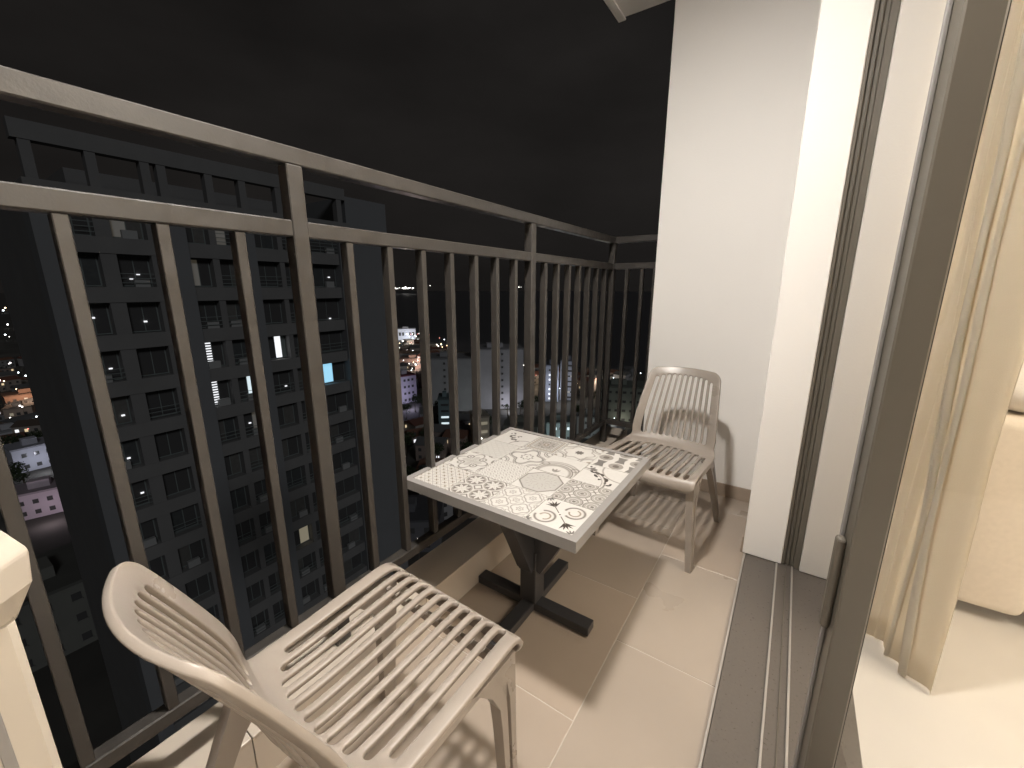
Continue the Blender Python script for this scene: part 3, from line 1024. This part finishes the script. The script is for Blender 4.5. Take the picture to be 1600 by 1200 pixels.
# ---- tower block opposite: facade x=-37, y 5.2..30.6
TWX = -37.0
tw = empty('tower_block', (TWX - 8, 18, ZG))
tag(tw, 'dark high-rise apartment tower with loggia windows opposite the balcony', 'building')
def tbox(name, lo_, hi_, m, parent=tw, bev=0, off=(TWX - 8, 18, ZG)):
    return box(name, tuple(a - b for a, b in zip(lo_, off)), tuple(a - b for a, b in zip(hi_, off)), m, parent, bev)
TOP = 10.4
tbox('core', (TWX - 18, 5.25, ZG), (TWX - .75, 30.2, 6.6), 'tower')
tbox('plain_wall', (TWX - 17.9, 25.9, ZG), (TWX, 30.7, TOP - .6), 'towerside')
fins = [(5.2, 6.2), (7.85, 8.65), (10.45, 11.3), (11.32, 12.5), (14.1, 14.55), (16.35, 17.1), (19.1, 19.5), (20.9, 22.0), (24.7, 25.85)]
for k, (a, b) in enumerate(fins):
    pr = {3: .55, 5: .45, 8: .35, 0: .2}.get(k, 0.0)
    tbox('pier', (TWX - 1.6, a, ZG), (TWX + pr, b, 7.0 + (.3 if pr else 0)), 'tower' if pr == 0 else 'towerside')
bays = [(6.2, 7.85), (8.65, 10.45), (12.5, 14.1), (14.55, 16.35), (17.1, 19.1), (19.5, 20.9), (22.0, 24.7)]
FH = 3.1
M['curtained'] = mat('curtained_window', (0.13, 0.125, 0.115), 0.5, noise=0.2, nscale=3)
M['curtained2'] = mat('blind_window', (0.075, 0.08, 0.08), 0.4, noise=0.2, nscale=3)
M['ac'] = mat('air_conditioner', (0.36, 0.36, 0.35), 0.6)
glowm('lit_dim', (1.0, 0.85, 0.6), 0.03)
tr_ = random.Random(21)
lit = {(2, -3): 'shutter', (2, -4): 'shutter', (3, -4): 'lit_cool', (4, -3): 'half', (5, -6): 'slit', (5, -5): 'slit', (6, -4): 'lit_blue', (4, -9): 'lit_warm', (5, -8): 'lit_white0'}
zf0 = 5.55
floors = range(0, -22, -1)
for n in floors:
    zt = zf0 + FH * n + 1.0           # top of the window of this floor
    zb = zt - 2.1
    for k in range(len(bays)):
        pass
    for a, b in ((6.2, 11.3), (12.5, 16.35), (17.1, 24.7)):
        tbox('floor_band', (TWX - .7, a + .003, zb - 1.0), (TWX + .06, b - .003, zb), 'towerband')
    for k, (a, b) in enumerate(bays):
        nn = n
        w = tbox('window', (TWX - .74, a + .05, zb + .04), (TWX - .66, b - .05, zt - .04), 'shut')
        st = lit.get((k, n))
        pm = 'darkpane'
        if st in ('lit_cool', 'lit_blue', 'lit_warm'): pm = st
        mid = (a + b) / 2
        for q, (y0, y1) in enumerate(((a + .12, mid - .03), (mid + .03, b - .12))):
            pmm = pm if st else tr_.choice(('darkpane', 'darkpane', 'darkpane', 'curtained2', 'curtained', 'darkpane', 'lit_dim' if tr_.random() < .25 else 'darkpane'))
            if st in ('lit_cool',) and q == 0: pmm = 'darkpane'
            if st == 'lit_blue' and q == 1: pmm = 'darkpane'
            if st == 'lit_warm' and q == 0: pmm = 'darkpane'
            if st == 'half' and q == 1: pmm = 'lit_white'
            if st == 'slit' and q == 1: pmm = 'lit_white'
            if st == 'shutter' and q == 0: pmm = 'lit_white'
            yy0, yy1 = (y0, y1)
            if st == 'slit' and q == 1: yy0 = y1 - .32
            if st == 'half' and q == 1: yy1 = y0 + .5
            tbox('pane', (TWX - .658, yy0, zb + .12), (TWX - .635, yy1, zt - .12), pmm, w)
            if st in ('shutter',) and q == 0:
                for i in range(9):
                    zl = zb + .15 + i * .205
                    tbox('slat', (TWX - .62, y0, zl), (TWX - .59, y1, zl + .10), 'shut', w)
        if tr_.random() < .38:
            ya = a + .15 + tr_.random() * (b - a - 1.1)
            tbox('air_conditioner', (TWX - .42, ya, zb + .002), (TWX - .12, ya + .8, zb + .55), 'ac')
        if k in (3, 5) or (k + n) % 3 == 0:
            for i in range(3):
                zl = zb + .25 + i * .3
                tbox('balcony_rail', (TWX - .03, a + .01, zl), (TWX + .0, b - .01, zl + .04), 'shut')
# crown of the tower: open frame above the roof
for a, b in fins:
    tbox('crown_post', (TWX - .55, a + .25, 7.31), (TWX + .1, a + .75, 9.4), 'tower')
tbox('crown_beam', (TWX - .6, 5.2, 9.4), (TWX + .15, 25.85, TOP), 'towerband')
tbox('roof_edge', (TWX - 1.6, 5.19, 6.35), (TWX + .6, 25.88, 7.3), 'towerband')
tbox('roof_house', (TWX - 14, 8, 6.61), (TWX - 5, 24, 9.2), 'tower')
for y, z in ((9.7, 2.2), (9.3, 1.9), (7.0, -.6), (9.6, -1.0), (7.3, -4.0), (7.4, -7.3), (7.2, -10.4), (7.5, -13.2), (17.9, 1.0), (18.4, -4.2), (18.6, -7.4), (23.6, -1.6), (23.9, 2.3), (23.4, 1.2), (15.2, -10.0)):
    tbox('pane_glint', (TWX - .62, y - .09, z - .05), (TWX - .55, y + .09, z + .05), 'lit_white')  # small glowing boxes standing in for city lights reflected in the panes

# ---- other buildings of the city
WM = {}
def bmat(col):
    if col not in WM: WM[col] = mat('render_%d' % len(WM), col, 0.85, noise=0.12, nscale=0.25)
    return WM[col]
def building(label, b, d, w, dep, h, yaw=0, col=(.4, .4, .4), rows=0, cols=0, wsz=(1.2, 1.3), litset=None, litm='lit_white', roof=None, group=None, margin=1.2, name='building', zb=None, cat='building'):
    p = pol(b, d)
    e = empty(name, p, R(b + yaw))
    tag(e, label, cat, group)
    box('wall', (-w / 2, 0, 0), (w / 2, dep, h), bmat(col), e)
    r = box('roof', (-w / 2 - .25, -.25, h + .002), (w / 2 + .25, dep + .25, h + .55), bmat(roof or tuple(c * .6 for c in col)), e)
    box('roof_hut', (-w * .2, dep * .3, h + .552), (w * .12, dep * .6, h + 2.6), bmat(col), r)
    if rows:
        m0 = None
        for i in range(rows):
            for j in range(cols):
                x = -w / 2 + margin + (w - 2 * margin) * ((j + .5) / cols)
                z = h - 2.2 - (h - 4.0) * i / max(1, rows - 1) if rows > 1 else h * .55
                l = litset and (i, j) in litset
                key = litm if l else 'darkpane'
                f = box('window', (-wsz[0] / 2, -.12, -wsz[1] / 2), (wsz[0] / 2, -.02, wsz[1] / 2), key, e)
                f.location = (x, 0, z)
                sl = box('sill', (-wsz[0] / 2 - .1, -.25, -wsz[1] / 2 - .15), (wsz[0] / 2 + .1, -.021, -wsz[1] / 2 - .005), bmat(col), f)
    return e
building('narrow pale lilac apartment house with a dark red flat roof', 48.7, 226, 9.5, 12, 15, 28, (.55, .52, .60), 4, 3, roof=(.16, .05, .06))
building('wide grey hotel wing with two columns of small windows', 43.2, 205, 24, 16, 27, -8, (.33, .33, .34), 8, 2, wsz=(1.1, 1.1), margin=8)
building('tall grey hotel slab with a floodlit white recess above a palm tree', 36.2, 207, 26, 18, 31, 6, (.46, .45, .47), 9, 2, wsz=(1.1, 1.1), margin=9)
building('bluish apartment block with a lit stair column', 28.6, 222, 7.5, 12, 20, 0, (.36, .38, .46), 7, 2, litset={(1, 0), (2, 0), (4, 0), (5, 0), (6, 0), (6, 1)}, wsz=(.9, 1.0))
building('bluish apartment block with pale balcony bands', 26.3, 226, 9, 12, 22, 0, (.34, .35, .40), 7, 3, wsz=(2.2, .9), litset={(3, 0), (5, 1), (2, 2)}, litm='lit_warm')
building('long low grey-green block with lit shops along its foot', 19.0, 190, 22, 14, 17, 4, (.25, .27, .23), 4, 6, wsz=(1.6, 1.1))
building('flat grey roofed hall by the shore in front of the water', 20.4, 262, 26, 20, 7, 2, (.30, .30, .30), 1, 6, litset={(0, 0), (0, 3)}, litm='lit_white', wsz=(2.4, 1.6))
building('small floodlit white house beside the far chair', 19.9, 158, 6.5, 9, 6, -12, (.80, .80, .78), 1, 2, wsz=(1.0, 1.0))
building('narrow dark house with teal lit balconies', 43.9, 172, 5.5, 10, 15, -4, (.16, .22, .23), 5, 2, litset={(2, 0), (2, 1), (3, 0), (3, 1), (4, 0)}, litm='lit_cool', wsz=(1.7, .8))
building('cream corner house with three lit balconies', 38.6, 148, 5.5, 9, 14, 14, (.50, .45, .36), 4, 1, litset={(0, 0), (1, 0), (2, 0), (3, 0)}, litm='lit_warm', wsz=(4.0, 1.1))
building('teal grey row house with small lit windows', 27.3, 160, 11, 9, 8, 8, (.22, .27, .26), 2, 5, litset={(0, 1), (0, 4), (1, 2)}, litm='lit_cool', wsz=(.9, 1.1))
building('grey row house beside the teal one', 23.0, 166, 11, 9, 9, -6, (.24, .25, .24), 2, 5, litset={(0, 2)}, litm='lit_white', wsz=(.9, 1.1))
building('bright white beach pavilion under floodlights', 48.6, 520, 22, 16, 13, 0, (.78, .80, .86), 1, 5, wsz=(2.5, 4))
building('long brown roofed hall behind the lilac house', 47.3, 390, 28, 20, 7, 10, (.22, .17, .15), 1, 7, wsz=(1.6, 1.4))
building('low brown market roof nearer than the long hall', 47.9, 330, 22, 16, 7, -10, (.24, .18, .15), 1, 6, wsz=(1.6, 1.4))
building('small dark house behind the lilac one', 46.2, 262, 10, 9, 8, 12, (.17, .13, .14), 2, 3)
building('white two-storey house seen past the tower edge', 85.2, 212, 11, 10, 8, 8, (.55, .55, .62), 2, 3)
building('pale pink house with a lit front at the foot of the tower', 85.6, 165, 13, 9, 7, -10, (.66, .56, .62), 2, 4, wsz=(1.1, 1.2))
building('low white roofed shed beyond the two small houses', 86.2, 262, 12, 8, 4, 14, (.5, .5, .52), 1, 3)
building('brown tiled roof cluster house higher up the street', 84.6, 330, 18, 12, 7, 6, (.24, .15, .11), 2, 4, litset={(0, 1), (1, 3)}, litm='lit_warm')
building('small cream house lit from its lane', 85.6, 300, 9, 8, 6, -12, (.42, .33, .27), 1, 3, litset={(0, 0)}, litm='lit_warm')
building('dark low block at the foot of the tower', 87.3, 96, 20, 16, 12, 4, (.17, .17, .15), 3, 5)
building('dark low roof under the balcony', 50.5, 90, 16, 12, 8, -12, (.13, .13, .14), 2, 4)
building('dark flat house near the lit street corner', 43.0, 112, 14, 10, 8, 14, (.15, .15, .14), 2, 4)
building('dark olive block behind the street corner', 33.0, 150, 13, 10, 10, -8, (.20, .21, .18), 3, 4, litset={(1, 3)}, litm='lit_white')

# ---- rows of small houses filling the town
hr = random.Random(3)
def small_house(b, d, w, dep, h, yaw, col, rcol, rows, cols, label, group, warm):
    e = empty('town_house', pol(b, d), R(b + yaw))
    tag(e, label, 'house', group)
    box('wall', (-w / 2, 0, 0), (w / 2, dep, h), bmat(col), e)
    rid = h + w * .18
    mesh('roof', [(-w / 2 - .4, -.4, h + .01), (w / 2 + .4, -.4, h + .01), (w / 2 + .4, dep + .4, h + .01), (-w / 2 - .4, dep + .4, h + .01), (-w / 2 - .4, dep / 2, rid), (w / 2 + .4, dep / 2, rid)],
         [(0, 1, 5, 4), (2, 3, 4, 5), (1, 2, 5), (3, 0, 4), (3, 2, 1, 0)], bmat(rcol), e)
    for i in range(rows):
        for j in range(cols):
            x = -w / 2 + w * (j + .5) / cols; z = 1.6 + 2.8 * i
            on = hr.random() < .30
            f = box('window', (-.55, -.10, -.6), (.55, -.01, .6), hr.choice(('lit_white', 'lit_warm2', 'lit_warm2')) if on else 'darkpane', e)
            f.location = (x, 0, z)
glowm('lit_warm2', (1.0, 0.78, 0.45), 0.7)
HC = [(.30, .27, .24), (.24, .20, .18), (.34, .33, .33), (.22, .22, .22), (.28, .22, .19)]
HR_ = [(.16, .07, .05), (.12, .09, .07), (.13, .13, .13), (.18, .09, .06)]
for k in range(34):
    b = hr.uniform(43.0, 50.2); d = hr.uniform(235, 480)
    small_house(b, d, hr.uniform(7, 11), hr.uniform(7, 10), hr.choice((3.4, 6.2, 9.0)), hr.uniform(-35, 35), hr.choice(HC), hr.choice(HR_), 2, 3, 'small gabled house in the lit quarter by the shore', 'houses by the shore', 1)
for k in range(24):
    b = hr.uniform(17.0, 33.0); d = hr.uniform(232, 300)
    small_house(b, d, hr.uniform(7, 11), hr.uniform(7, 10), hr.choice((3.4, 6.2, 9.0)), hr.uniform(-35, 35), hr.choice(HC), hr.choice(HR_), 2, 3, 'small gabled house behind the blocks near the far end of the railing', 'houses behind the blocks', 1)
for k in range(22):
    b = hr.uniform(83.5, 88.5); d = hr.uniform(225, 520)
    small_house(b, d, hr.uniform(7, 11), hr.uniform(7, 10), hr.choice((3.4, 6.2)), hr.uniform(-35, 35), hr.choice(HC), hr.choice(HR_), 2, 3, 'small gabled house in the streets beyond the tower', 'houses beyond the tower', 1)

for k in range(22):
    b = hr.uniform(36.0, 50.0); d = hr.uniform(100, 185)
    small_house(b, d, hr.uniform(7, 11), hr.uniform(7, 10), hr.choice((3.4, 6.2)), hr.uniform(-35, 35), hr.choice(HC), hr.choice(HR_), 2, 3, 'small dark gabled house in the gardens just beyond the table', 'houses below the hotel', 1)
for k in range(8):
    b = hr.uniform(85.2, 89.0); d = hr.uniform(105, 150)
    small_house(b, d, hr.uniform(7, 11), hr.uniform(7, 10), hr.choice((3.4, 6.2)), hr.uniform(-35, 35), hr.choice(HC), hr.choice(HR_), 2, 3, 'small dark gabled house in front of the pale pink house', 'houses in front of the pink house', 1)

# ---- street lamps and other lit points
def street_lamp(b, d, z, mt, r=.42, label=None, group='street lamps in the city below'):
    p = pol(b, d, ZG)
    e = empty('street_lamp', p, R(b))
    tag(e, label or 'small lit street lamp in the dark city below', 'street lamp', group)
    hgt = z - ZG
    box('pole', (-.07, -.07, 0), (.07, .07, hgt), 'alu', e)
    bmm = bmesh.new(); bmesh.ops.create_icosphere(bmm, subdivisions=1, radius=r)
    o = bm_obj('lamp_head', bmm, mt, e, True); o.location = (0, 0, hgt)
    return e
LP = [(49.42, 571.7), (46.96, 475.7), (47.9, 376.6), (46.29, 456.3), (44.44, 401.7), (45.98, 331.3), (45.37, 337.0), (47.9, 315.7), (47.57, 304.3), (49.74, 284.8), (49.3, 291.3), (45.7, 284.7), (45.32, 256.5), (44.82, 243.2), (45.9, 232.4), (42.4, 324.6), (41.69, 327.1), (43.79, 352.3), (31.54, 270.3), (27.97, 178.0), (26.47, 167.4), (17.9, 270.5), (16.59, 278.9), (22.93, 254.8), (23.9, 255.9), (37.03, 188.5), (34.26, 190.5), (29.37, 266.7), (48.62, 84.0), (38.76, 145.0), (84.86, 1675.2), (84.71, 1893.8), (84.83, 1010.9), (84.46, 1021.6), (85.12, 787.5), (83.34, 737.9), (85.28, 483.4), (84.48, 611.0), (84.6, 403.6), (85.86, 334.0), (84.47, 324.2), (85.41, 300.2), (84.62, 268.4), (85.33, 352.5), (87.24, 185.0), (88.06, 162.1), (83.03, 247.8)]
rl_ = random.Random(5)
for k in range(30):
    b = rl_.uniform(42.5, 50.0); LP.append((b, rl_.uniform(235, 540) if b > 45 else rl_.uniform(300, 420)))
for k in range(46):
    b = rl_.gauss(46.5, 2.0); LP.append((min(50.0, b), rl_.uniform(300, 520)))
for k in range(34):
    LP.append((rl_.uniform(16.5, 33), rl_.uniform(170, 300)))
for k in range(14):
    LP.append((rl_.uniform(84.0, 87.5), rl_.uniform(230, 700)))

for k, (b, d) in enumerate(LP):
    if b > 80: lb, gp = 'small lit street lamp in the streets beside the far side of the tower', 'street lamps beyond the tower'
    elif b > 41: lb, gp = 'small lit street lamp in the cluster of lights near the shore', 'street lamps by the shore'
    else: lb, gp = 'small lit street lamp among the houses seen through the railing near the far chair', 'street lamps among the houses'
    street_lamp(b, d, -53.0, ('lamp_white', 'lamp_warm', 'lamp_cool', 'lamp_white', 'lamp_red')[k % 5] if k >= 47 else ('lamp_white', 'lamp_white', 'lamp_cool', 'lamp_warm')[k % 4], max(.30, d * .0011) if k < 47 else d * .0010, lb, gp)
street_lamp(43.6, 345, -53.0, 'lamp_green', .8, 'green lit lamp among the beach lights', None)
street_lamp(44.9, 345, -53.0, 'lamp_blue', .9, 'blue lit lamp among the beach lights', None)
street_lamp(45.1, 336, -54.0, 'lamp_warm', .7, 'yellow lit lamp just below the blue one', None)
street_lamp(45.59, 99.0, -53.0, 'lamp_orange', .55, 'orange street lamp glimpsed under the table edge', None)
street_lamp(39.44, 143.1, -53.0, 'lamp_orange', .5, 'orange street lamp beside the cream corner house', None)
# distant lights on hill and far shore
bm = bmesh.new()
def dot(p, r):
    mtx = Matrix.Translation(p)
    bmesh.ops.create_icosphere(bm, subdivisions=1, radius=r, matrix=mtx)
for k in range(46):
    b = random.uniform(46.2, 50.2) if k % 2 else random.uniform(84.0, 88.0)
    d = random.uniform(600, 1000) if k % 2 else random.uniform(330, 2200)
    if 46 < b < 51: d = random.uniform(300, 520)
    dot(pol(b, d, ZG + random.uniform(3, 9)), d * random.uniform(.0004, .0008))
o = bm_obj('distant_city_lights', bm, 'lamp_white')
tag(o, 'scattered tiny lights of the distant city', 'lights', kind='stuff')
bm = bmesh.new()
for k in range(26):
    b = 47.4 + 2.8 * random.random(); dot(pol(b, 5200, ZG + 58 + random.uniform(0, 12)), random.uniform(3, 6) if k else 13)
for k in range(12):
    b = 31.2 + 3.2 * random.random(); dot(pol(b, 5200, ZG + 75 + random.uniform(0, 8)), random.uniform(1.5, 4))
dot(pol(45.2, 5200, ZG + 95), 4)
o = bm_obj('far_shore_lights', bm, 'lamp_white')
tag(o, 'thin line of lights across the water on the horizon', 'lights', kind='stuff')
# floodlights of the lit fronts
def flood(b, d, z, pw, col, r=1.0):
    l = bpy.data.lights.new('floodlight', 'POINT'); l.energy = pw; l.color = col; l.shadow_soft_size = r
    o = bpy.data.objects.new('floodlight', l); C.objects.link(o); o.location = pol(b, d, z)
flood(48.9, 212, -56, 2600, (.72, .68, 1.0))
flood(34.6, 201, -57, 1300, (.88, .88, 1.0))
flood(19.9, 151, -57, 2500, (.95, 1.0, 1.0))
flood(48.5, 505, -55, 7000, (.85, .90, 1.0), 2)
flood(18.6, 186, -58, 350, (1.0, .95, .8))
flood(85.4, 157, -56.5, 520, (1.0, .82, .95))
flood(85.0, 205, -56, 900, (.85, .88, 1.0))
flood(46.6, 320, -50, 17000, (1.0, .72, .62), 2)
flood(84.8, 320, -50, 8000, (1.0, .66, .45), 2)
flood(45.0, 104, -57, 420, (1.0, .55, .2))
flood(27.0, 152, -57, 1300, (.8, .95, 1.0))
flood(27.5, 214, -52, 3500, (.85, .9, 1.0))
flood(22.0, 240, -50, 6000, (1.0, .85, .65), 2)
flood(31.0, 250, -50, 6000, (1.0, .8, .6), 2)
flood(47.6, 450, -48, 20000, (1.0, .88, .75), 2)
flood(40.0, 186, -57, 1200, (.9, .95, .9))

# ---- trees below
M['crown'] = mat('night_foliage', (0.045, 0.065, 0.028), 0.8, noise=0.4, nscale=0.6)
M['bark'] = mat('bark', (0.09, 0.07, 0.05), 0.9, noise=0.3, nscale=2)
def tree_mesh(seed):
    rn = random.Random(seed)
    b = bmesh.new()
    lobes = [(Vector((rn.uniform(-1.8, 1.8), rn.uniform(-1.8, 1.8), rn.uniform(4.2, 7.2))), rn.uniform(1.1, 2.0)) for _ in range(9)]
    for c_, r_ in lobes:
        for _ in range(75):
            d = Vector((rn.gauss(0, 1), rn.gauss(0, 1), rn.gauss(0, 1))).normalized()
            p = c_ + d * r_ * rn.uniform(.55, 1.05)
            t = Vector((rn.gauss(0, 1), rn.gauss(0, 1), rn.gauss(0, .6))).normalized()
            q = t.cross(d).normalized() * rn.uniform(.12, .24); t = t * rn.uniform(.2, .38)
            b.faces.new([b.verts.new(x) for x in (p - t, p + q, p + t, p - q)])
    return b
tspots = [(48.0, 207), (46.4, 198), (49.3, 196), (44.8, 190), (47.0, 160), (49.6, 150), (45.2, 140), (41.0, 176), (37.8, 168), (33.0, 196), (30.8, 205), (30.0, 180), (24.6, 190), (22.0, 215), (16.5, 180), (47.8, 118), (49.6, 125), (86.4, 190), (84.9, 240), (86.4, 225), (40.6, 136), (36.2, 140)]
protos = []
for k, (b, d) in enumerate(tspots):
    p = pol(b, d)
    e = empty('tree', p, random.uniform(0, 6))
    sc = random.uniform(.8, 1.35)
    e.scale = (sc, sc, sc)
    if b > 80: tag(e, 'dark bushy tree between the small houses beyond the tower', 'tree', 'trees beyond the tower')
    elif b > 43: tag(e, 'dark bushy tree in the dark gardens below the lilac house', 'tree', 'trees below the lilac house')
    else: tag(e, 'dark bushy tree at the foot of the hotel and row houses', 'tree', 'trees around the hotel')
    if k < 4:
        cr = bm_obj('crown', tree_mesh(k), 'crown', e)
        tr = lathe('trunk', [(.28, 0), (.2, 2.2), (.1, 5)], 'bark', e, 8)
        protos.append((cr, tr))
    else:
        for q in protos[k % 4]:
            o = q.copy(); C.objects.link(o); o.parent = e
pm = empty('palm_tree', pol(34.9, 192), 0)
tag(pm, 'palm tree in front of the floodlit hotel recess', 'tree')
lathe('trunk', [(.25, 0), (.18, 3), (.14, 6.2)], 'bark', pm, 8)
bm = bmesh.new()
for k in range(16):
    a = k * 2.4; el = random.uniform(-.1, .9)
    prev = Vector((0, 0, 6.2))
    for i in range(6):
        t = (i + 1) / 6
        q = Vector((math.cos(a) * 2.6 * t, math.sin(a) * 2.6 * t, 6.2 + el * 2.2 * t - 2.4 * t * t))
        sd_ = Vector((-math.sin(a), math.cos(a), -.3)) * .32 * (1 - .7 * t)
        bm.faces.new([bm.verts.new(x) for x in (prev, prev + sd_, q + sd_ * .8, q)])
        bm.faces.new([bm.verts.new(x) for x in (prev, q, q - sd_ * .8, prev - sd_)])
        prev = q
bm_obj('crown', bm, 'crown', pm)
